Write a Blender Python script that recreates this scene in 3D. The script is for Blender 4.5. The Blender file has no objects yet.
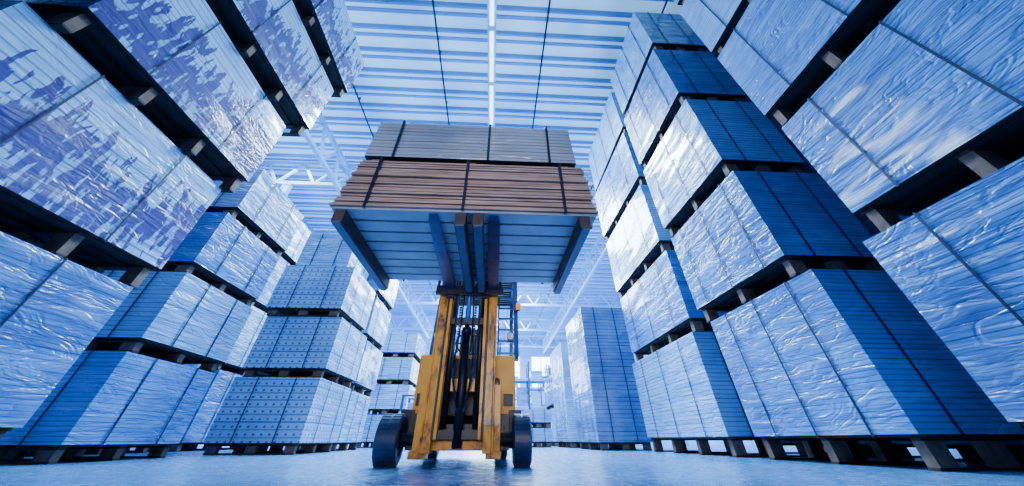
import bpy, math, random
from mathutils import Vector, Matrix, noise
random.seed(7)
S = bpy.context.scene
COL = S.collection

# ------------------------------------------------------------------ materials
def newmat(name):
    m = bpy.data.materials.new(name); m.use_nodes = True
    nt = m.node_tree; nt.nodes.clear()
    out = nt.nodes.new('ShaderNodeOutputMaterial')
    p = nt.nodes.new('ShaderNodeBsdfPrincipled')
    nt.links.new(p.outputs[0], out.inputs[0])
    return m, nt, p
def N(nt, t, **k):
    n = nt.nodes.new(t)
    for a, b in k.items():
        if a in n.inputs: n.inputs[a].default_value = b
        else: setattr(n, a, b)
    return n
def mth(nt, op, a, b=None, clamp=False):
    n = nt.nodes.new('ShaderNodeMath'); n.operation = op; n.use_clamp = clamp
    for i, v in enumerate((a, b)):
        if v is None: continue
        if isinstance(v, (int, float)): n.inputs[i].default_value = v
        else: nt.links.new(v, n.inputs[i])
    return n.outputs[0]
def mixc(nt, f, a, b, mode='MIX'):
    n = nt.nodes.new('ShaderNodeMix'); n.data_type = 'RGBA'; n.blend_type = mode
    for s, v in ((n.inputs[0], f), (n.inputs[6], a), (n.inputs[7], b)):
        if isinstance(v, (int, float)): s.default_value = v
        elif isinstance(v, tuple): s.default_value = (*v, 1)
        else: nt.links.new(v, s)
    return n.outputs[2]
def ramp(nt, f, stops):
    n = nt.nodes.new('ShaderNodeValToRGB'); nt.links.new(f, n.inputs[0])
    e = n.color_ramp.elements
    while len(e) < len(stops): e.new(0.5)
    for i, (p, c) in enumerate(stops):
        e[i].position = p; e[i].color = (*c, 1) if len(c) == 3 else c
    return n.outputs[0]
def coords(nt, scale=(1, 1, 1), rnd=True, rot=(0, 0, 0)):
    tc = nt.nodes.new('ShaderNodeTexCoord')
    mp = N(nt, 'ShaderNodeMapping'); mp.inputs['Scale'].default_value = scale; mp.inputs['Rotation'].default_value = rot
    nt.links.new(tc.outputs['Object'], mp.inputs[0])
    if rnd:
        oi = nt.nodes.new('ShaderNodeObjectInfo')
        v = mth(nt, 'MULTIPLY', oi.outputs['Random'], 37.0)
        cb = nt.nodes.new('ShaderNodeCombineXYZ')
        for i in range(3): nt.links.new(v, cb.inputs[i])
        nt.links.new(cb.outputs[0], mp.inputs['Location'])
    return mp.outputs[0], tc.outputs['Object']
def noi(nt, vec, scale, detail=3, dist=0.0, rough=.5):
    n = N(nt, 'ShaderNodeTexNoise', Scale=scale, Detail=detail, Distortion=dist, Roughness=rough)
    nt.links.new(vec, n.inputs['Vector']); return n.outputs['Fac']
def bump(nt, p, h, strength, dist, prev=None):
    b = N(nt, 'ShaderNodeBump', Strength=strength, Distance=dist)
    nt.links.new(h, b.inputs['Height'])
    if prev: nt.links.new(prev, b.inputs['Normal'])
    nt.links.new(b.outputs[0], p.inputs['Normal']); return b.outputs[0]

def simple(name, col, rough=.5, metal=0, nscale=6, var=.25, bmp=.15, emit=None, es=0):
    m, nt, p = newmat(name)
    v, _ = coords(nt)
    f = noi(nt, v, nscale, 4)
    dark = tuple(c * (1 - var) for c in col); light = tuple(min(1, c * (1 + var)) for c in col)
    nt.links.new(ramp(nt, f, [(.3, dark), (.7, light)]), p.inputs['Base Color'])
    p.inputs['Roughness'].default_value = rough; p.inputs['Metallic'].default_value = metal
    if bmp: bump(nt, p, noi(nt, v, nscale * 5, 3), bmp, .01)
    if emit:
        p.inputs['Emission Color'].default_value = (*emit, 1); p.inputs['Emission Strength'].default_value = es
    return m

def wrapmat(name, c1, c2, layer=.045, print_=None, crinkle=1.0, dots=False, rough=.24):
    """stretch-film over a stack of boards"""
    m, nt, p = newmat(name)
    v, o = coords(nt)
    vs, _ = coords(nt, (.9, .9, 6), rot=(.10, 0, 0))
    sep = nt.nodes.new('ShaderNodeSeparateXYZ'); nt.links.new(o, sep.inputs[0])
    base = ramp(nt, noi(nt, v, 1.1, 4), [(.3, c1), (.7, c2)])
    z = mth(nt, 'DIVIDE', sep.outputs[2], layer)
    fr = mth(nt, 'FRACT', z)
    line = mth(nt, 'LESS_THAN', fr, .22)
    base = mixc(nt, mth(nt, 'MULTIPLY', line, .75), base, tuple(c * .15 for c in c1))
    fl = mth(nt, 'FLOOR', z)
    wn = N(nt, 'ShaderNodeTexWhiteNoise', noise_dimensions='1D'); nt.links.new(fl, wn.inputs['W'])
    base = mixc(nt, mth(nt, 'MULTIPLY', wn.outputs[0], .4), base, c2)
    if dots:
        u = mth(nt, 'ADD', sep.outputs[0], sep.outputs[1])
        a = mth(nt, 'SUBTRACT', mth(nt, 'FRACT', mth(nt, 'MULTIPLY', u, 7.0)), .5)
        b = mth(nt, 'SUBTRACT', mth(nt, 'FRACT', mth(nt, 'MULTIPLY', sep.outputs[2], 9.0)), .5)
        d = mth(nt, 'SQRT', mth(nt, 'ADD', mth(nt, 'MULTIPLY', a, a), mth(nt, 'MULTIPLY', b, b)))
        base = mixc(nt, mth(nt, 'MULTIPLY', mth(nt, 'LESS_THAN', d, .17), .8), base, (.01, .03, .18))
    st = noi(nt, vs, 1.3, 3, .8, .5)
    film = ramp(nt, st, [(.50, (0, 0, 0)), (.75, (.45 * crinkle,) * 3)])  # pale streaks painted into the colour as highlights on the wrap
    base = mixc(nt, film, base, (.36, .68, 1.0))
    if print_:
        # fields of vertical printed marks over the lower-middle of each bale
        vp, _ = coords(nt, (2.0, 5.0, 1.2))
        f = noi(nt, vp, 2.0, 3, .4, .6)
        vq, _ = coords(nt, (.3, .5, .9))
        g = noi(nt, vq, 1.2, 1)
        zz = mth(nt, 'SUBTRACT', sep.outputs[2], .68)
        h = mth(nt, 'SUBTRACT', 1.0, mth(nt, 'MULTIPLY', mth(nt, 'ABSOLUTE', zz), 1.7))
        thr = mth(nt, 'ADD', mth(nt, 'MULTIPLY', h, .30), mth(nt, 'MULTIPLY', g, .55))
        k = ramp(nt, mth(nt, 'ADD', f, thr), [(.86, (0, 0, 0)), (.88, (1, 1, 1))])
        vg, _ = coords(nt, (8, 12, 3.5))
        gaps = ramp(nt, noi(nt, vg, 1.0, 1), [(.36, (.25, .25, .25)), (.40, (1, 1, 1))])
        k = mth(nt, 'MULTIPLY', k, gaps)
        base = mixc(nt, mth(nt, 'MULTIPLY', k, .96), base, print_)
    nt.links.new(base, p.inputs['Base Color'])
    p.inputs['Roughness'].default_value = rough
    p.inputs['Specular IOR Level'].default_value = .8
    p.inputs['Coat Weight'].default_value = .9; p.inputs['Coat Roughness'].default_value = .10
    b1 = bump(nt, p, fr, .4, .012)
    b2 = bump(nt, p, st, .6 * crinkle, .07, b1)
    vr, _ = coords(nt, (1.0, 1.0, 2.8), rot=(.35, 0, .1))
    wv = noi(nt, vr, 1.5, 3, 1.4, .5)
    rid = mth(nt, 'ABSOLUTE', mth(nt, 'SUBTRACT', wv, .5))
    bump(nt, p, mth(nt, 'MINIMUM', rid, .06), .6 * crinkle, .14, b2)
    return m

def boardmat(name, c1, c2):
    m, nt, p = newmat(name)
    v, o = coords(nt, (1, 1, 12))
    f = noi(nt, v, 2.5, 5, .4)
    nt.links.new(ramp(nt, f, [(.3, c1), (.7, c2)]), p.inputs['Base Color'])
    p.inputs['Roughness'].default_value = .5
    bump(nt, p, noi(nt, v, 14, 4), .3, .01)
    return m

M = {}
M['film_blue'] = wrapmat('film_blue', (.012, .11, .42), (.09, .35, .82))
M['film_pale'] = wrapmat('film_pale', (.08, .32, .70), (.30, .62, .95), layer=.06)
M['film_print'] = wrapmat('film_print', (.20, .50, .86), (.40, .72, .98), print_=(.06, .003, .20), layer=.09, crinkle=.6)
M['film_deep'] = wrapmat('film_deep', (.008, .05, .22), (.04, .18, .52), layer=.05)
M['film_grey'] = wrapmat('film_grey', (.17, .22, .34), (.38, .46, .60), layer=.05, crinkle=.6)
M['dots'] = wrapmat('dotted_wrap', (.16, .40, .76), (.33, .62, .94), dots=True, layer=.111, crinkle=.4)
M['ribbed'] = wrapmat('ribbed_film', (.04, .13, .36), (.12, .30, .62), layer=.09, crinkle=.5)
M['board_brown'] = boardmat('board_brown', (.24, .155, .14), (.55, .40, .37))
M['board_blue'] = boardmat('board_blue', (.10, .26, .55), (.28, .54, .86))
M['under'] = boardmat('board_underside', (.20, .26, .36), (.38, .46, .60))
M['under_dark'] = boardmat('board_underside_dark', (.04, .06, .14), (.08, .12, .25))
M['wood'] = simple('pallet_wood_gap_shade', (.016, .011, .014), .7, nscale=5, var=.4)  # near-black colour stands in for shade in the gaps between loads
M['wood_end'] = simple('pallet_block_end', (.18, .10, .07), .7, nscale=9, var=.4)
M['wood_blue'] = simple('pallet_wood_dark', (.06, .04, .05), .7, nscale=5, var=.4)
M['strap'] = simple('strap_plastic', (.004, .010, .05), .35, nscale=9, bmp=0)

def mat_yellow():
    m, nt, p = newmat('worn_yellow_paint')
    v, _ = coords(nt, (1, 1, .6))
    f = noi(nt, v, 5.0, 6, .5, .68)
    base = ramp(nt, f, [(.36, (.03, .018, .02)), (.42, (.50, .17, .0)), (.52, (1.0, .38, .0)), (.8, (1, .52, .01))])
    nt.links.new(base, p.inputs['Base Color'])
    p.inputs['Roughness'].default_value = .42; p.inputs['Coat Weight'].default_value = .15
    bump(nt, p, f, .2, .01); return m
M['yellow'] = mat_yellow()
M['yellow_clean'] = simple('yellow_paint', (1.0, .38, .0), .4, nscale=3, var=.2, bmp=.05)
M['black'] = simple('black_steel', (.006, .010, .03), .4, .3)
M['rubber'] = simple('rubber', (.018, .04, .12), .38, nscale=12)
M['hub'] = simple('hub_steel', (.25, .33, .55), .35, .7)
M['chrome'] = simple('chrome_rod', (.5, .6, .85), .2, 1, bmp=0)
M['fork'] = simple('fork_steel', (.02, .06, .20), .28, .6, nscale=10)
M['lamp'] = simple('headlamp_glass', (.5, .6, .8), .1, bmp=0, emit=(.8, .9, 1), es=.1)
M['orange'] = simple('beacon_orange', (1, .25, .02), .3, bmp=0, emit=(1, .3, .03), es=1.0)
M['white_steel'] = simple('white_steel', (.42, .70, .98), .45, 0, nscale=2, var=.1, bmp=0)
M['green'] = simple('conduit_green', (.003, .07, .08), .4, bmp=0)
M['tube'] = simple('light_tube', (1, 1, 1), .4, bmp=0, emit=(.60, .86, 1.0), es=5)
M['glass'] = simple('daylight_glass', (.8, .9, 1), .2, bmp=0, emit=(.50, .82, 1.0), es=12)
M['rack_blue'] = simple('rack_steel', (.02, .08, .30), .4, .3)
M['seat'] = simple('seat_vinyl', (.01, .01, .03), .5)
M['orange_beam'] = simple('rack_beam', (.15, .32, .65), .4)

def mat_floor():
    m, nt, p = newmat('polished_concrete')
    v, _ = coords(nt, rnd=False)
    f = noi(nt, v, .7, 6, .3)
    g = noi(nt, v, 9, 4)
    c = ramp(nt, f, [(.3, (.05, .20, .46)), (.7, (.12, .35, .70))])
    c = mixc(nt, mth(nt, 'MULTIPLY', g, .25), c, (.03, .11, .30))
    nt.links.new(c, p.inputs['Base Color'])
    nt.links.new(ramp(nt, g, [(.3, (.18,) * 3), (.7, (.34,) * 3)]), p.inputs['Roughness'])
    bump(nt, p, g, .08, .01); return m
M['floor'] = mat_floor()
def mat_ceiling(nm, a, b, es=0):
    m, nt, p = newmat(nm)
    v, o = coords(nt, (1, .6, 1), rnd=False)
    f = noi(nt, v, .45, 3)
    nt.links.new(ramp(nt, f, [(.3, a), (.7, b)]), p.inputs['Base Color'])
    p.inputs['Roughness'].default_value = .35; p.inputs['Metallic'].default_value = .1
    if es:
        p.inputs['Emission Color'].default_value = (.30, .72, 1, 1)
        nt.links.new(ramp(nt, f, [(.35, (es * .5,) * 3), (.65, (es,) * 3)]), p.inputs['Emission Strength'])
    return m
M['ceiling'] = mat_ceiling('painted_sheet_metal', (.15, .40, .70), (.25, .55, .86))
M['ceiling_glow'] = mat_ceiling('glowing_ceiling_sheet', (.3, .6, .92), (.4, .7, .98), 1.1)  # added glow on the ceiling flats, brightens the roof against its ribs
M['wall'] = simple('wall_panel', (.20, .46, .85), .6, nscale=1, var=.12, bmp=.05)

# ------------------------------------------------------------------ mesh builder
class MB:
    def __init__(s): s.v = []; s.f = []; s.m = []; s.mats = []; s.sm = []
    def mi(s, k):
        if k not in s.mats: s.mats.append(k)
        return s.mats.index(k)
    def quad(s, pts, k, sm=False):
        b = len(s.v); s.v += [tuple(p) for p in pts]
        s.f.append(tuple(range(b, b + len(pts)))); s.m.append(s.mi(k)); s.sm.append(sm)
    def box(s, x0, x1, y0, y1, z0, z1, k, M4=None, bev=0):
        P = [Vector(c) for c in ((x0, y0, z0), (x1, y0, z0), (x1, y1, z0), (x0, y1, z0), (x0, y0, z1), (x1, y0, z1), (x1, y1, z1), (x0, y1, z1))]
        if M4: P = [M4 @ p for p in P]
        b = len(s.v); s.v += [tuple(p) for p in P]
        for f in ((0, 3, 2, 1), (4, 5, 6, 7), (0, 1, 5, 4), (1, 2, 6, 5), (2, 3, 7, 6), (3, 0, 4, 7)):
            s.f.append(tuple(b + i for i in f)); s.m.append(s.mi(k)); s.sm.append(False)
    def beam(s, p0, p1, w, h, k):
        p0, p1 = Vector(p0), Vector(p1); d = p1 - p0; L = d.length
        q = d.to_track_quat('Z', 'Y').to_matrix().to_4x4(); q.translation = p0
        s.box(-w / 2, w / 2, -h / 2, h / 2, 0, L, k, q)
    def cyl(s, p0, p1, r, k, seg=14, r2=None, caps=True):
        p0, p1 = Vector(p0), Vector(p1); d = p1 - p0
        q = d.to_track_quat('Z', 'Y').to_matrix(); r2 = r if r2 is None else r2
        b = len(s.v)
        for (p, rr) in ((p0, r), (p1, r2)):
            for i in range(seg):
                a = 2 * math.pi * i / seg
                s.v.append(tuple(p + q @ Vector((rr * math.cos(a), rr * math.sin(a), 0))))
        for i in range(seg):
            j = (i + 1) % seg
            s.f.append((b + i, b + j, b + seg + j, b + seg + i)); s.m.append(s.mi(k)); s.sm.append(True)
        if caps:
            s.f.append(tuple(b + i for i in reversed(range(seg)))); s.m.append(s.mi(k)); s.sm.append(False)
            s.f.append(tuple(b + seg + i for i in range(seg))); s.m.append(s.mi(k)); s.sm.append(False)
    def lathe(s, c, prof, k, seg=36):
        """revolve (x offset, radius) profile about an X axis through c; closed profile"""
        b = len(s.v); n = len(prof)
        for i in range(seg):
            a = 2 * math.pi * i / seg
            for (x, r) in prof: s.v.append((c[0] + x, c[1] + r * math.cos(a), c[2] + r * math.sin(a)))
        for i in range(seg):
            j = (i + 1) % seg
            for t in range(n):
                u = (t + 1) % n
                s.f.append((b + i * n + t, b + i * n + u, b + j * n + u, b + j * n + t)); s.m.append(s.mi(k)); s.sm.append(False)
    def tube(s, pts, r, k, seg=8):
        for a, b in zip(pts[:-1], pts[1:]): s.cyl(a, b, r, k, seg)
    def obj(s, name, parent=None, origin=None, bevel=0):
        me = bpy.data.meshes.new(name)
        o = Vector(origin) if origin else Vector((0, 0, 0))
        me.from_pydata([tuple(Vector(v) - o) for v in s.v], [], s.f)
        for k in s.mats: me.materials.append(M[k])
        me.polygons.foreach_set('material_index', s.m); me.polygons.foreach_set('use_smooth', s.sm)
        me.update()
        ob = bpy.data.objects.new(name, me); COL.objects.link(ob); ob.location = o
        if bevel:
            bv = ob.modifiers.new('bevel', 'BEVEL'); bv.width = bevel; bv.segments = 2; bv.limit_method = 'ANGLE'
        if parent:
            ob.parent = parent; ob.location = o - parent.location
        return ob

# ------------------------------------------------------------------ pallet loads
def wrinkled_box(mb, x0, x1, y0, y1, z0, z1, k, amp=.014, seed=0, taper=.0):
    st = .10
    cx, cy = (x0 + x1) / 2, (y0 + y1) / 2
    def P(x, y, z, n):
        t = (z - z0) / (z1 - z0)
        sc = 1 - taper * t
        q = Vector((cx + (x - cx) * sc, cy + (y - cy) * sc, z))
        w = noise.noise(Vector((x * 1.3 + seed, y * 1.3, z * 5.0))) + .35 * noise.noise(Vector((x * 3 + seed, y * 3, z * 13)))
        edge = min(t, 1 - t) * 6
        return q + n * amp * w * min(1, .25 + edge)
    def grid(a, b, n, smooth=True):
        L = (Vector(b) - Vector(a)).length
        nu = max(2, int(L / st)); nv = max(2, int((z1 - z0) / (st * .6)))
        base = len(mb.v)
        for j in range(nv + 1):
            for i in range(nu + 1):
                u = i / nu; x = a[0] + (b[0] - a[0]) * u; y = a[1] + (b[1] - a[1]) * u
                nn = n if 0 < i < nu else Vector((0, 0, 0))
                mb.v.append(tuple(P(x, y, z0 + (z1 - z0) * j / nv, nn)))
        for j in range(nv):
            for i in range(nu):
                r = base + j * (nu + 1) + i
                mb.f.append((r, r + 1, r + nu + 2, r + nu + 1)); mb.m.append(mb.mi(k)); mb.sm.append(True)
    grid((x0, y0), (x1, y0), Vector((0, -1, 0))); grid((x1, y0), (x1, y1), Vector((1, 0, 0)))
    grid((x1, y1), (x0, y1), Vector((0, 1, 0))); grid((x0, y1), (x0, y0), Vector((-1, 0, 0)))
    z = Vector((0, 0, 0))
    mb.quad([P(x0, y0, z1, z), P(x1, y0, z1, z), P(x1, y1, z1, z), P(x0, y1, z1, z)], k)
    mb.quad([P(x0, y1, z0, z), P(x1, y1, z0, z), P(x1, y0, z0, z), P(x0, y0, z0, z)], 'wood')

def sheets(mb, x0, x1, y0, y1, z0, z1, k, th=.038, jit=.008, gap=.004):
    n = max(1, int(round((z1 - z0) / th))); t = (z1 - z0) / n
    for i in range(n):
        a, b, c, d = [random.uniform(-jit, jit) for _ in range(4)]
        mb.box(x0 + a, x1 + b, y0 + c, y1 + d, z0 + i * t, z0 + (i + 1) * t - gap, k)
    mb.box(x0 + .015, x1 - .015, y0 + .015, y1 - .015, z0, z1 - .01, k)

def pallet_load(name, x0, x1, y0, y1, z0, z1, style='film_blue', kind='wrap', straps=3, ph=.16, wood='wood', rot=0, sw=.010):
    mb = MB()
    L = y1 - y0; nb = 3 if L < 2.4 else 4
    for i in range(nb):
        yc = y0 + .1 + (L - .2) * i / (nb - 1)
        for xa in (x0 + .06, (x0 + x1) / 2 - .09, x1 - .24):
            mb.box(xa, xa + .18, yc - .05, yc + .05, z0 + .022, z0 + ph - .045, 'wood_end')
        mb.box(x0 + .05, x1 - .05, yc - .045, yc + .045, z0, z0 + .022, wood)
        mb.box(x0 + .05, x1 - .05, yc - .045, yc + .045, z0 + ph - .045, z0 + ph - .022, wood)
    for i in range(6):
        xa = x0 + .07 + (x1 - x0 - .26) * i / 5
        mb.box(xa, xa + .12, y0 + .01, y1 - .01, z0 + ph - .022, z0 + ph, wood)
    if kind == 'wrap':
        wrinkled_box(mb, x0, x1, y0, y1, z0 + ph, z1, style, seed=random.random() * 50)
    else:
        sheets(mb, x0, x1, y0, y1, z0 + ph, z1, style)
    e = .014
    for i in range(straps):
        yc = y0 + L * (i + .6) / (straps + .2) + random.uniform(-.05, .05)
        a, b = yc - sw, yc + sw
        mb.box(x0 - e - .006, x0 - e, a, b, z0 + ph - .02, z1 + .008, 'strap'); mb.box(x1 + e, x1 + e + .006, a, b, z0 + ph - .02, z1 + .008, 'strap')
        mb.box(x0 - e, x1 + e, a, b, z1 + .003, z1 + .009, 'strap')
    for i in range(2):
        xc = x0 + (x1 - x0) * (.28 + .44 * i)
        mb.box(xc - sw, xc + sw, y0 - e - .006, y0 - e, z0 + ph - .02, z1 + .008, 'strap')
        mb.box(xc - sw, xc + sw, y1 + e, y1 + e + .006, z0 + ph - .02, z1 + .008, 'strap')
    ob = mb.obj(name, origin=((x0 + x1) / 2, (y0 + y1) / 2, z0))
    ob.rotation_euler.z = math.radians(rot)
    return ob

def column(name, x0, x1, y0, y1, levels, styles, jx=.05, jy=.05, kinds=None, dx=None, straps=3, wood='wood', **k):
    for i in range(len(levels) - 1):
        ox = random.uniform(-jx, jx); oy = random.uniform(-jy, jy)
        if dx: ox += dx[i][0]; oy += dx[i][1]
        pallet_load(name, x0 + ox, x1 + ox, y0 + oy, y1 + oy, levels[i], levels[i + 1] - .01, styles[i % len(styles)],
                    (kinds[i % len(kinds)] if kinds else 'wrap'), straps=straps, wood=wood, rot=random.uniform(-1.0, 1.0), **k)

RL = [0, 1.75, 3.42, 5.3, 7.3, 9.35]
W = 'wrapped_pallet_load'
rdx = [(0, 0), (-.08, .15), (-.1, .15), (-.12, .1), (-.1, .1)]
column(W, 3.7, 5.1, 3.3, 5.45, RL, ['film_blue', 'film_blue', 'film_pale', 'film_blue', 'film_pale'], straps=3, ph=.24, dx=rdx)
column(W, 3.7, 5.1, 6.0, 9.2, RL, ['film_pale', 'film_blue', 'film_pale', 'film_blue', 'film_pale'], straps=3, ph=.24)
column(W, 3.75, 5.15, -.1, 2.6, RL, ['film_blue', 'film_blue', 'film_blue', 'film_pale', 'film_blue'], straps=3, ph=.30)
column(W, 3.75, 5.15, -3.0, -.25, RL, ['film_deep', 'film_blue', 'film_blue', 'film_blue', 'film_blue'], straps=2, ph=.30)
column(W, 5.4, 6.8, 1.6, 4.6, RL, ['film_deep'], straps=2)
column(W, 5.4, 6.8, 4.8, 7.8, RL, ['film_deep'], straps=2)
LL = [0, 1.65, 3.3, 5.0, 6.7, 8.4]
dx = [(0, 0), (.05, .12), (.20, .33), (.36, .60), (.55, .88)]
column(W, -5.9, -4.5, 1.2, 4.0, LL, ['film_blue', 'film_print', 'film_print', 'film_print', 'film_print'], dx=dx, straps=2, ph=.29)
column(W, -5.9, -4.5, -1.8, 1.05, LL, ['film_blue', 'film_print', 'film_print', 'film_print', 'film_pale'], dx=dx, straps=2, ph=.29)
column(W, -6.1, -4.65, 4.75, 6.45, [0, 1.08, 2.15, 3.22, 4.3], ['film_blue', 'film_pale', 'film_blue', 'film_pale'], straps=2)
D = 'printed_pallet_load'
column(D, -5.1, -3.45, 7.5, 9.3, [0, 1.17, 2.33, 3.5], ['dots', 'dots', 'dots'], straps=2)
column(D, -5.2, -3.9, 7.8, 9.3, [3.5, 4.6], ['film_pale'], straps=2)
column(W, -5.0, -3.5, 9.6, 11.3, [0, 1.17, 2.33, 3.5, 4.6], ['film_pale', 'film_blue'], straps=2)
column('tall_panel_stack', 2.65, 4.05, 10.0, 12.3, [0, 3.45], ['ribbed'], straps=4)
column('tall_panel_stack', 2.62, 3.9, 13.2, 15.6, [0, 3.15], ['film_pale'], straps=3)
column(W, 2.7, 4.1, 17, 19.3, [0, 1.3, 2.6], ['film_pale', 'film_blue'])
column(W, -4.6, -3.1, 14.0, 16, [0, .9, 1.8, 2.7, 3.6], ['film_pale', 'film_pale'], kinds=['boards', 'wrap'])
column(W, -4.8, -3.2, 18.5, 21, [0, 1.1, 2.2, 3.3, 4.4], ['film_pale', 'film_blue'])
column(W, -8.4, -7.0, 6, 9, [0, 1.6, 3.2, 4.8], ['film_blue', 'film_deep'])
column(W, -8.4, -7.0, 9.6, 13, [0, 1.6, 3.2, 4.8, 6.2], ['film_blue', 'film_pale'])
column(W, .9, 2.2, 24, 25.6, [0, .9, 1.8], ['film_pale', 'board_blue'], kinds=['wrap', 'boards'])
column(W, .6, 1.9, 17.6, 19, [0, .75], ['film_pale'])
column(W, 1.3, 2.3, 14.5, 15.9, [0, .55, 1.1], ['board_blue'], kinds=['boards'], straps=2)

# ------------------------------------------------------------------ storage racks in the background
def rack(x0, x1, y, d, levels, bays=2):
    mb = MB(); H = levels[-1] + .9
    w = (x1 - x0) / bays
    for i in range(bays + 1):
        x = x0 + w * i
        for yy in (y, y + d): mb.box(x - .05, x + .05, yy - .05, yy + .05, 0, H, 'rack_blue')
        n = int(H / .8)
        for j in range(n):
            a, b = (y, y + d) if j % 2 else (y + d, y)
            mb.beam((x, a, j * H / n), (x, b, (j + 1) * H / n), .03, .03, 'rack_blue')
    for z in levels:
        for yy in (y, y + d): mb.box(x0, x1, yy - .03, yy + .03, z - .06, z + .06, 'orange_beam')
        mb.box(x0 + .03, x1 - .03, y + .02, y + d - .02, z + .05, z + .08, 'white_steel')
        for b in range(bays):
            xa = x0 + w * b + .15
            while xa < x0 + w * (b + 1) - .55:
                ww = random.uniform(.4, .75); hh = random.uniform(.35, .9)
                if xa + ww > x0 + w * (b + 1) - .08: break
                sheets(mb, xa, xa + ww, y + .08, y + d - .15, z + .08, z + .08 + hh, random.choice(['film_pale', 'board_blue', 'film_blue', 'film_deep', 'board_brown']), th=.09)
                xa += ww + random.uniform(.04, .2)
    mb.obj('storage_rack', origin=((x0 + x1) / 2, y + d / 2, 0))
rack(1.2, 6.2, 28, 1.1, [.15, 1.7, 3.2])
rack(-6.5, -1.8, 25, 1.1, [.15, 1.7, 3.2, 4.7])
rack(-3.4, .6, 36, 1.1, [.15, 1.7, 3.2])
rack(5, 10, 33, 1.1, [.15, 1.7, 3.2, 4.7])
rack(.7, 3.4, 20.5, 1.0, [.15, 1.5, 2.8])

mb = MB()
for x in (-2.9, -1.7):
    for y in (12.6, 13.6): mb.box(x - .04, x + .04, y - .04, y + .04, 0, 1.35, 'rack_blue')
for z in (.3, .85): mb.box(-2.95, -1.65, 12.55, 13.65, z, z + .05, 'white_steel')
sheets(mb, -2.8, -2.1, 12.7, 13.5, .35, .7, 'board_blue'); sheets(mb, -2.75, -1.85, 12.7, 13.5, .9, 1.15, 'film_pale')
mb.box(-2.95, -1.65, 12.55, 12.6, 1.3, 1.35, 'rack_blue'); mb.box(-2.95, -1.65, 13.6, 13.65, 1.3, 1.35, 'rack_blue')
mb.obj('packing_bench', origin=(-2.3, 13.1, 0))

# ------------------------------------------------------------------ room
XL, XR, YB, YF, ZC = -12, 12, 46, -6, 10.75
mb = MB(); mb.box(XL, XR, YF, YB, -.1, 0, 'floor'); mb.obj('floor')
mb = MB()
per = .80; y = YF
prof = []
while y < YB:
    prof += [(y, 0, 'ceiling_glow'), (y + .36, 0, 'ceiling'), (y + .42, -.12, 'ceiling'), (y + .49, -.12, 'ceiling'), (y + .51, -.08, 'ceiling_glow'), (y + .62, -.08, 'ceiling'), (y + .64, -.12, 'ceiling'), (y + .74, -.12, 'ceiling')]; y += per
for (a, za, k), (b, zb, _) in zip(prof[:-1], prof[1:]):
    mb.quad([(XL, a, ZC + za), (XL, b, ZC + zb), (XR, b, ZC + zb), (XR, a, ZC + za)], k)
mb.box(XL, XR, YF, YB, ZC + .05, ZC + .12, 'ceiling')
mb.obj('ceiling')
for nm, x in (('wall_left', XL), ('wall_right', XR)):
    mb = MB(); sgn = -1 if x < 0 else 1
    mb.box(min(x, x + sgn * .2), max(x, x + sgn * .2), YF, YB, 0, ZC, 'wall')
    for i in range(26): 
        yy = YF + i * 2; xi = x - sgn * .03
        mb.box(min(x, xi), max(x, xi), yy, yy + .06, 0, ZC, 'wall')
    mb.obj(nm)
mb = MB(); mb.box(XL, XR, YB, YB + .2, 0, ZC, 'wall')
for i in range(24): mb.box(XL + i, XL + i + .05, YB - .03, YB, 0, ZC, 'wall')
mb.obj('wall_back')
def window(n, x0, x1, z0, z1):
    mb = MB(); y = YB - .06
    mb.box(x0, x1, y, y + .03, z0, z1, 'glass')
    for i in range(5):
        x = x0 + (x1 - x0) * i / 4; mb.box(x - .05, x + .05, y - .06, y, z0, z1, 'white_steel')
    for z in (z0, (z0 + z1) / 2, z1): mb.box(x0, x1, y - .06, y, z - .05, z + .05, 'white_steel')
    mb.obj('window_%d' % n)
window(1, -10, -5, 5, 8.6); window(2, -3.5, 3.5, 5, 8.6); window(3, 5, 10, 5, 8.6)
mb = MB(); mb.box(-2, 3, YB - .1, YB - .04, 0, 4.2, 'glass')
for i in range(8): mb.box(-2, 3, YB - .13, YB - .1, i * .58, i * .58 + .05, 'white_steel')
for x in (-2.12, 3): mb.box(x, x + .12, YB - .2, YB - .03, 0, 4.3, 'white_steel')
mb.obj('door_1')

def truss(p0, p1, z0, z1, n, nm='roof_truss', k='white_steel', w=.16):
    mb = MB(); p0 = Vector(p0); p1 = Vector(p1)
    A = lambda t, z: (p0.x + (p1.x - p0.x) * t, p0.y + (p1.y - p0.y) * t, z)
    mb.beam(A(0, z0), A(1, z0), w, w, k); mb.beam(A(0, z1), A(1, z1), w, w, k)
    for i in range(n):
        a, b = i / n, (i + 1) / n; c = (a + b) / 2
        mb.beam(A(a, z0), A(c, z1), w * .6, w * .6, k); mb.beam(A(c, z1), A(b, z0), w * .6, w * .6, k)
    mb.obj(nm)
for y in (11.5, 19.5, 27.5, 35.5, 43): truss((XL + .1, y), (XR - .1, y), 9.2, 10.4, 14)
for x in (-7.3, 6.6): truss((x, 8), (x, YB - .3), 9.0, 10.2, 24, 'eaves_truss')
mb = MB()
for y in (11.5, 19.5, 27.5, 35.5, 43):
    for x in (-9.6, 9.6):
        mb.box(x - .14, x + .14, y - .02, y + .02, 0, 9.2, 'white_steel')
        for s in (-1, 1): mb.box(x + s * .14 - .015, x + s * .14 + .015, y - .12, y + .12, 0, 9.2, 'white_steel')
mb.obj('steel_columns')

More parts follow.
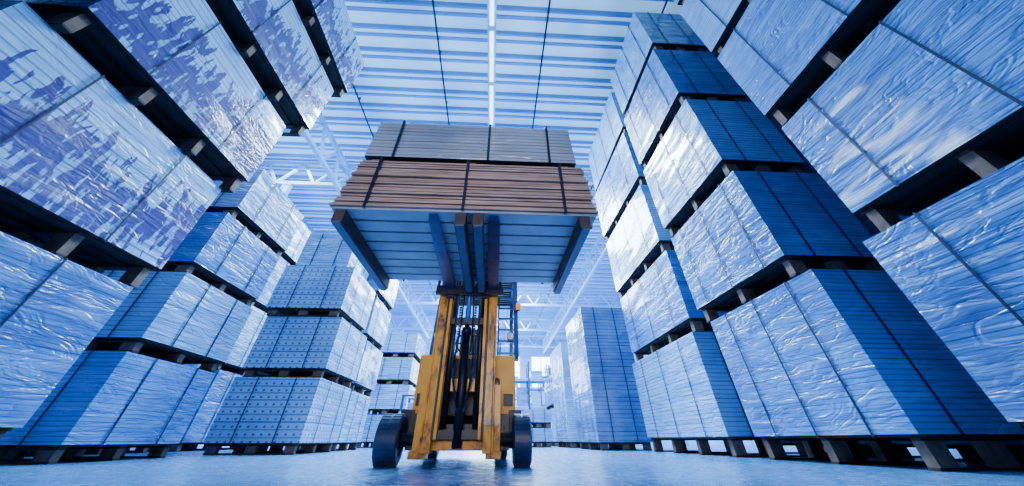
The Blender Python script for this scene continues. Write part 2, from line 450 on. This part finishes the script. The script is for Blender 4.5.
for x in (-2.2, 1.35, -5.6, 4.9):
    mb = MB(); mb.cyl((x, YF + .2, 10.42), (x, YB - .3, 10.42), .032, 'green', 8)
    for i in range(24): mb.box(x - .03, x + .03, YF + 1 + i * 2.1, YF + 1.04 + i * 2.1, 10.42, 10.6, 'green')
    mb.obj('ceiling_conduit')
mb = MB(); x = -.4
mb.box(x - .14, x + .14, YF + .2, YB - .3, 10.28, 10.36, 'white_steel')
for i in range(25):
    y = YF + .6 + i * 2.0
    mb.box(x - .06, x + .06, y, y + 1.8, 10.235, 10.28, 'tube')
    mb.box(x - .015, x + .015, y + .5, y + .53, 10.36, 10.6, 'white_steel')
mb.obj('light_trunking')

# ------------------------------------------------------------------ raised load on the forks
mb = MB()
lx0, lx1, ly0, ly1 = -1.40, .86, 2.2, 3.74
zb = 1.57
for xa in (lx0 + .04, -.36, -.21, lx1 - .16):
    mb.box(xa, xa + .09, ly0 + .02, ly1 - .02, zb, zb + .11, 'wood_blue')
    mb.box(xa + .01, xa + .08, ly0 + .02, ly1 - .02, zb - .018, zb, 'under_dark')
nd = 8
for i in range(nd):
    a = ly0 + .01 + (ly1 - ly0 - .02) * i / nd
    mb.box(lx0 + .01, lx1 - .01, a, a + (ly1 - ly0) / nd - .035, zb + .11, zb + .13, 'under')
z0 = zb + .135; z1 = 2.26
n = 19; t = (z1 - z0) / n
for i in range(n):
    f = i / n; j = [random.uniform(-.014, .014) for _ in range(4)]
    mb.box(lx0 + .09 * f + j[0], lx1 - .05 * f + j[1], ly0 + .02 * f + j[2], ly1 + j[3], z0 + i * t, z0 + (i + 1) * t - .009, 'board_brown')
mb.box(lx0 + .12, lx1 - .08, ly0 + .04, ly1 - .03, z0 - .004, z1 - .01, 'wood_blue')
for xc in (-1.12, -.3, .58):
    mb.box(xc - .012, xc + .012, ly0 - .02, ly0 - .012, z0 - .02, z1, 'strap')
    mb.box(xc - .012, xc + .012, ly0 - .016, ly1 + .016, z1 - .004, z1 + .003, 'strap')
    mb.box(xc - .012, xc + .012, ly1 + .012, ly1 + .018, z0 - .02, z1, 'strap')
for yc in (ly0 + .25, ly1 - .25):
    for xx in (lx0 - .016, lx1 + .012): mb.box(xx, xx + .006, yc - .012, yc + .012, z0, z0 + .3, 'strap')
for xa in (-1.27, -.34, .6): mb.box(xa, xa + .1, ly0 + .1, ly1 - .05, z1, z1 + .08, 'wood_end')
ux0, ux1 = -1.33, .77
z2 = z1 + .08; z3 = 2.86
wrinkled_box(mb, ux0, ux1, ly0 + .05, ly1 - .03, z2, z3, 'film_grey', amp=.008, seed=4, taper=.02)
for xc in (-1.05, -.12, .5):
    mb.box(xc - .012, xc + .012, ly0 + .03, ly0 + .036, z2 - .01, z3, 'strap'); mb.box(xc - .012, xc + .012, ly0 + .03, ly1, z3, z3 + .006, 'strap')
mb.obj('raised_board_load', origin=((lx0 + lx1) / 2, (ly0 + ly1) / 2, zb))

# ------------------------------------------------------------------ forklift
fk = bpy.data.objects.new('forklift', None); COL.objects.link(fk); CX = -.33; fk.location = (CX, 4.6, 0)
def wheel(nm, xc, yc, r, w):
    mb = MB(); h = w / 2
    mb.lathe((xc, yc, r), [(-h + .015, r), (-h, r - .02), (-h, r * .62), (-h + .02, r * .56), (h - .02, r * .56), (h, r * .62), (h, r - .02), (h - .015, r)], 'rubber', 56)
    mb.lathe((xc, yc, r), [(-h + .015, r * .58), (-h + .035, r * .2), (-h + .015, .001), (h - .015, .001), (h - .035, r * .2), (h - .015, r * .58)], 'hub', 28)
    for i in range(6):
        a = i * math.pi / 3
        for s in (-1, 1):
            mb.cyl((xc + s * (h - .05), yc + r * .36 * math.cos(a), r + r * .36 * math.sin(a)), (xc + s * (h - .012), yc + r * .36 * math.cos(a), r + r * .36 * math.sin(a)), .014, 'black', 8)
    for i in range(28):
        a = 2 * math.pi * i / 28
        R = Matrix.Translation((xc, yc, r)) @ Matrix.Rotation(a, 4, 'X')
        mb.box(-h + .012, -.012, -.012, .012, r - .004, r + .004, 'rubber', R); mb.box(.012, h - .012, -.012, .012, r - .004, r + .004, 'rubber', R)
    mb.obj(nm, fk)
wheel('front_wheel_left', -1.0, 4.12, .205, .22); wheel('front_wheel_right', .32, 4.12, .205, .18)
wheel('rear_wheel_left', -.82, 5.9, .2, .18); wheel('rear_wheel_right', .16, 5.9, .2, .18)
bx0, bx1 = -.90, .28
mb = MB()
mb.cyl((-.9, 4.12, .205), (.25, 4.12, .205), .055, 'black')
mb.box(-.80, .14, 4.10, 4.3, .12, .33, 'black')
mb.box(-.86, -.68, 4.2, 4.44, .12, .42, 'black'); mb.box(.04, .2, 4.2, 4.44, .12, .42, 'black')
mb.box(bx0 + .04, bx1 - .04, 4.44, 6.1, .13, .42, 'black')
mb.box(bx0, bx1, 4.44, 4.62, .30, 1.02, 'yellow_clean')
mb.box(bx0 + .26, bx1 - .26, 4.425, 4.44, .42, .98, 'black')
mb.box(bx0 + .03, bx0 + .14, 4.43, 4.44, .5, .62, 'black'); mb.box(bx1 - .14, bx1 - .03, 4.43, 4.44, .5, .62, 'black')
mb.box(bx0, bx0 + .2, 4.62, 5.0, .35, .5, 'yellow_clean'); mb.box(bx1 - .2, bx1, 4.62, 5.0, .35, .5, 'yellow_clean')
mb.box(bx0, bx1, 5.0, 5.7, .33, .92, 'yellow_clean')
mb.box(bx0 + .2, bx1 - .2, 4.62, 5.0, .33, .42, 'black')
mb.obj('chassis', fk, bevel=.02)
mb = MB()
pts = [(bx0 - .02, 5.7), (bx1 + .02, 5.7), (bx1 + .02, 6.1), (bx1 - .15, 6.35), (bx0 + .15, 6.35), (bx0 - .02, 6.1)]
za, zb2 = .36, 1.02
mb.quad([(x, y, zb2) for x, y in pts], 'yellow_clean'); mb.quad([(x, y, za) for x, y in reversed(pts)], 'yellow_clean')
for i in range(6):
    a, b = pts[i], pts[(i + 1) % 6]; mb.quad([(*a, za), (*b, za), (*b, zb2), (*a, zb2)], 'yellow_clean')
mb.obj('counterweight', fk)
mb = MB()
mb.box(-1.0, -.86, 4.36, 4.5, .2, .46, 'black'); mb.box(.2, .34, 4.36, 4.5, .2, .46, 'black')
mb.obj('axle_brackets', fk)
mb = MB()
def channel(x, s, y, z0, z1, k, w=.05, d=.15, t=.022, kw=None):
    mb.box(min(x, x + s * t), max(x, x + s * t), y, y + d, z0, z1, kw or k)
    mb.box(min(x, x - s * w), max(x, x - s * w), y, y + t, z0, z1, k)
    mb.box(min(x, x - s * w), max(x, x - s * w), y + d - t, y + d, z0, z1, k)
mx0, mx1 = -.65, .01
channel(mx0, -1, 3.90, .10, 2.05, 'yellow', w=.085, d=.17); channel(mx1, 1, 3.90, .10, 2.05, 'yellow', w=.085, d=.17)
mb.box(mx0, mx1, 4.03, 4.08, .12, .26, 'yellow'); mb.box(mx0, mx1, 4.05, 4.09, .60, .72, 'yellow'); mb.box(mx0, mx1, 4.05, 4.09, 1.9, 2.05, 'yellow')
mb.box(mx0 - .10, mx0 - .02, 3.98, 4.1, .08, .66, 'yellow'); mb.box(mx1 + .02, mx1 + .09, 3.98, 4.1, .08, .66, 'yellow')
mb.box(mx0 - .12, mx0 + .05, 3.93, 4.1, .06, .12, 'yellow'); mb.box(mx1 - .05, mx1 + .10, 3.93, 4.1, .06, .12, 'yellow')
mb.obj('outer_mast', fk, bevel=.006)
mb = MB()
channel(mx0 + .10, -1, 3.88, .2, 2.75, 'yellow', w=.035, d=.13, kw='black'); channel(mx1 - .10, 1, 3.88, .2, 2.75, 'yellow', w=.035, d=.13, kw='black')
mb.box(mx0 + .07, mx1 - .07, 3.94, 3.99, .2, .28, 'black'); mb.box(mx0 + .07, mx1 - .07, 3.94, 3.99, 1.25, 1.33, 'black'); mb.box(mx0 + .07, mx1 - .07, 3.94, 3.99, 2.66, 2.75, 'yellow')
mb.obj('inner_mast', fk, bevel=.005)
mb = MB(); mc = (mx0 + mx1) / 2
mb.cyl((mc, 3.97, .14), (mc, 3.97, 1.15), .05, 'black', 18); mb.cyl((mc, 3.97, 1.15), (mc, 3.97, 1.22), .058, 'black', 18)
mb.cyl((mc, 3.97, 1.2), (mc, 3.97, 2.3), .032, 'chrome', 16)
for s in (-1, 1):
    mb.cyl((mc + s * .165, 4.04, .2), (mc + s * .165, 4.04, 1.95), .035, 'black', 14)
    for i in range(44):
        z = .95 + i * .03; mb.box(mc + s * .09 - .014, mc + s * .09 + .014, 3.925, 3.94, z, z + .02, 'black')
    mb.cyl((mc + s * .09 - .02, 3.97, 2.35), (mc + s * .09 + .02, 3.97, 2.35), .06, 'black', 18)
    pts = [(mc + s * .13, 3.93, 1.9), (mc + s * .135, 3.92, 1.3), (mc + s * .12, 3.92, .8), (mc + s * .05, 3.93, .5), (mc + s * .02, 3.96, .35)]
    mb.tube(pts, .012, 'rubber')
    pts = [(mc + s * .05, 3.91, 1.8), (mc + s * .07, 3.90, 1.2), (mc + s * .10, 3.89, .9), (mc + s * .08, 3.90, .62), (mc + s * .03, 3.93, .45)]
    mb.tube(pts, .010, 'black')
mb.obj('lift_cylinders_and_chains', fk)
mb = MB()
mb.box(-.72, .10, 3.80, 3.86, 1.56, 1.66, 'black'); mb.box(-.72, .10, 3.80, 3.86, 2.0, 2.1, 'black')
for x in (-.56, -.13): mb.box(x - .03, x + .05, 3.84, 3.92, 1.53, 2.15, 'black')
for x in (-.70, -.28, .06): mb.box(x - .015, x + .015, 3.82, 3.85, 1.66, 2.65, 'black')
mb.box(-.72, .1, 3.82, 3.85, 2.6, 2.65, 'black')
mb.obj('carriage', fk, bevel=.004)
for nm, x in (('fork_left', -.55), ('fork_right', -.03)):
    mb = MB(); w = .062; zt = zb + .108
    mb.box(x - w, x + w, 3.75, 3.80, zt - .05, 2.12, 'fork')
    b = len(mb.v)
    pr = [(3.8, zt), (3.8, zt - .055), (3.0, zt - .05), (2.32, zt - .02), (2.24, zt - .008), (2.24, zt)]
    for s in (-1, 1):
        for i, (yy, z) in enumerate(pr):
            ww = w if yy > 2.4 else w * (.8 if yy > 2.3 else .55); mb.v.append((x + s * ww, yy, z))
    n = len(pr)
    for i in range(n):
        j = (i + 1) % n; mb.f.append((b + i, b + j, b + n + j, b + n + i)); mb.m.append(mb.mi('fork')); mb.sm.append(False)
    mb.f.append(tuple(b + i for i in range(n))); mb.m.append(mb.mi('fork')); mb.sm.append(False)
    mb.f.append(tuple(b + n + i for i in reversed(range(n)))); mb.m.append(mb.mi('fork')); mb.sm.append(False)
    mb.obj(nm, fk)
mb = MB()
for x in (-.70, .06): mb.cyl((x, 4.1, .62), (x, 4.45, .75), .035, 'black')
mb.obj('tilt_cylinders', fk)
mb = MB()
for x in (bx0 + .12, bx1 + .02):
    mb.beam((x, 4.5, .98), (x, 4.72, 2.08), .06, .07, 'rack_blue'); mb.beam((x, 5.85, 1.0), (x, 5.75, 2.1), .06, .07, 'rack_blue')
    mb.beam((x, 4.68, 2.1), (x, 5.82, 2.1), .06, .06, 'rack_blue')
for i in range(12):
    y = 4.7 + i * .1; mb.box(bx0 + .12, bx1 + .02, y - .012, y + .012, 2.08, 2.12, 'black')
mb.box(bx0 + .12, bx1 + .02, 4.66, 4.72, 2.07, 2.14, 'black'); mb.box(bx0 + .12, bx1 + .02, 5.78, 5.84, 2.07, 2.14, 'black')
for i in range(7):
    z = 1.05 + i * .15; mb.box(bx1 - .22, bx1 + .02, 4.52 + i * .03, 4.54 + i * .03, z, z + .025, 'rack_blue')
mb.box(bx1 - .23, bx1 - .21, 4.5, 4.56, .98, 2.0, 'black')
mb.obj('overhead_guard', fk)
mb = MB()
mb.box(-.55, -.08, 5.0, 5.5, .92, 1.06, 'seat'); mb.box(-.53, -.10, 5.45, 5.6, 1.0, 1.6, 'seat')
mb.obj('driver_seat', fk, bevel=.04)
mb = MB()
mb.cyl((-.35, 4.6, .95), (-.35, 4.8, 1.22), .03, 'black')
c = Vector((-.35, 4.81, 1.23)); ax = Vector((0, .2, .27)).normalized(); u = Vector((1, 0, 0)); v = ax.cross(u)
pts = [c + (u * math.cos(a) + v * math.sin(a)) * .17 for a in [i * math.pi / 10 for i in range(21)]]
mb.tube(pts, .014, 'black'); mb.beam(c - u * .17, c + u * .17, .03, .015, 'black')
for i in range(3): mb.cyl((-.05 + i * .07, 4.6, 1.0), (-.05 + i * .07, 4.62, 1.2), .01, 'black', 8)
mb.obj('steering_wheel', fk)
mb = MB()
for x in (bx0 + .16, bx1 - .06):
    mb.cyl((x, 4.50, 1.25), (x, 4.45, 1.25), .045, 'black', 18, .05); mb.cyl((x, 4.45, 1.25), (x, 4.442, 1.25), .042, 'lamp', 18)
    mb.box(x - .02, x + .02, 4.49, 4.58, 1.24, 1.27, 'black')
mb.cyl((.34, 4.55, 1.62), (.34, 4.55, 1.70), .035, 'orange', 14); mb.beam((.28, 4.58, 1.6), (.36, 4.55, 1.62), .02, .02, 'black')
mb.obj('work_lights', fk)

# ------------------------------------------------------------------ lights
def area(nm, loc, rot, sx, sy, e, col=(.60, .84, 1.0), spread=180):
    l = bpy.data.lights.new(nm, 'AREA'); l.shape = 'RECTANGLE'; l.size = sx; l.size_y = sy; l.energy = e; l.color = col; l.spread = math.radians(spread)
    o = bpy.data.objects.new(nm, l); COL.objects.link(o); o.location = loc; o.rotation_euler = [math.radians(a) for a in rot]; return o
area('high_bay_light', (-.4, 1.0, 10.1), (0, 0, 0), .5, 3, 30, (.85, .93, 1))
area('high_bay_light', (-.4, 9.5, 10.1), (0, 0, 0), 1.0, 2.5, 1900)
area('high_bay_light', (-.4, 16.0, 10.0), (0, 0, 0), 3, 6, 3800)
area('high_bay_light', (-.4, 26.0, 10.0), (0, 0, 0), 8, 6, 5400)
area('high_bay_light', (-.4, 37.0, 10.0), (0, 0, 0), 8, 6, 6000)
area('high_bay_light', (-9.3, 8.0, 10.0), (0, 0, 0), 2, 8, 1200)
area('forklift_front_fill', (-.3, -5.6, 1.9), (92, 0, 0), 2.6, 2.6, 30, (1.0, .95, .92), 42)  # added fill lamp behind the camera, brightens the forklift front

w = bpy.data.worlds.new('world'); S.world = w; w.use_nodes = True
bg = w.node_tree.nodes['Background']; bg.inputs[0].default_value = (.10, .22, .55, 1); bg.inputs[1].default_value = .08

# ------------------------------------------------------------------ camera
cam = bpy.data.cameras.new('camera'); co = bpy.data.objects.new('camera', cam); COL.objects.link(co)
cam.sensor_width = 36; cam.lens = 310 / 1024 * 36; cam.shift_y = -63 / 1024; cam.clip_end = 200; cam.clip_start = .02
co.location = (0, 0, .2); co.rotation_euler = (math.radians(90 + 40), 0, math.radians(-3.1))
S.camera = co
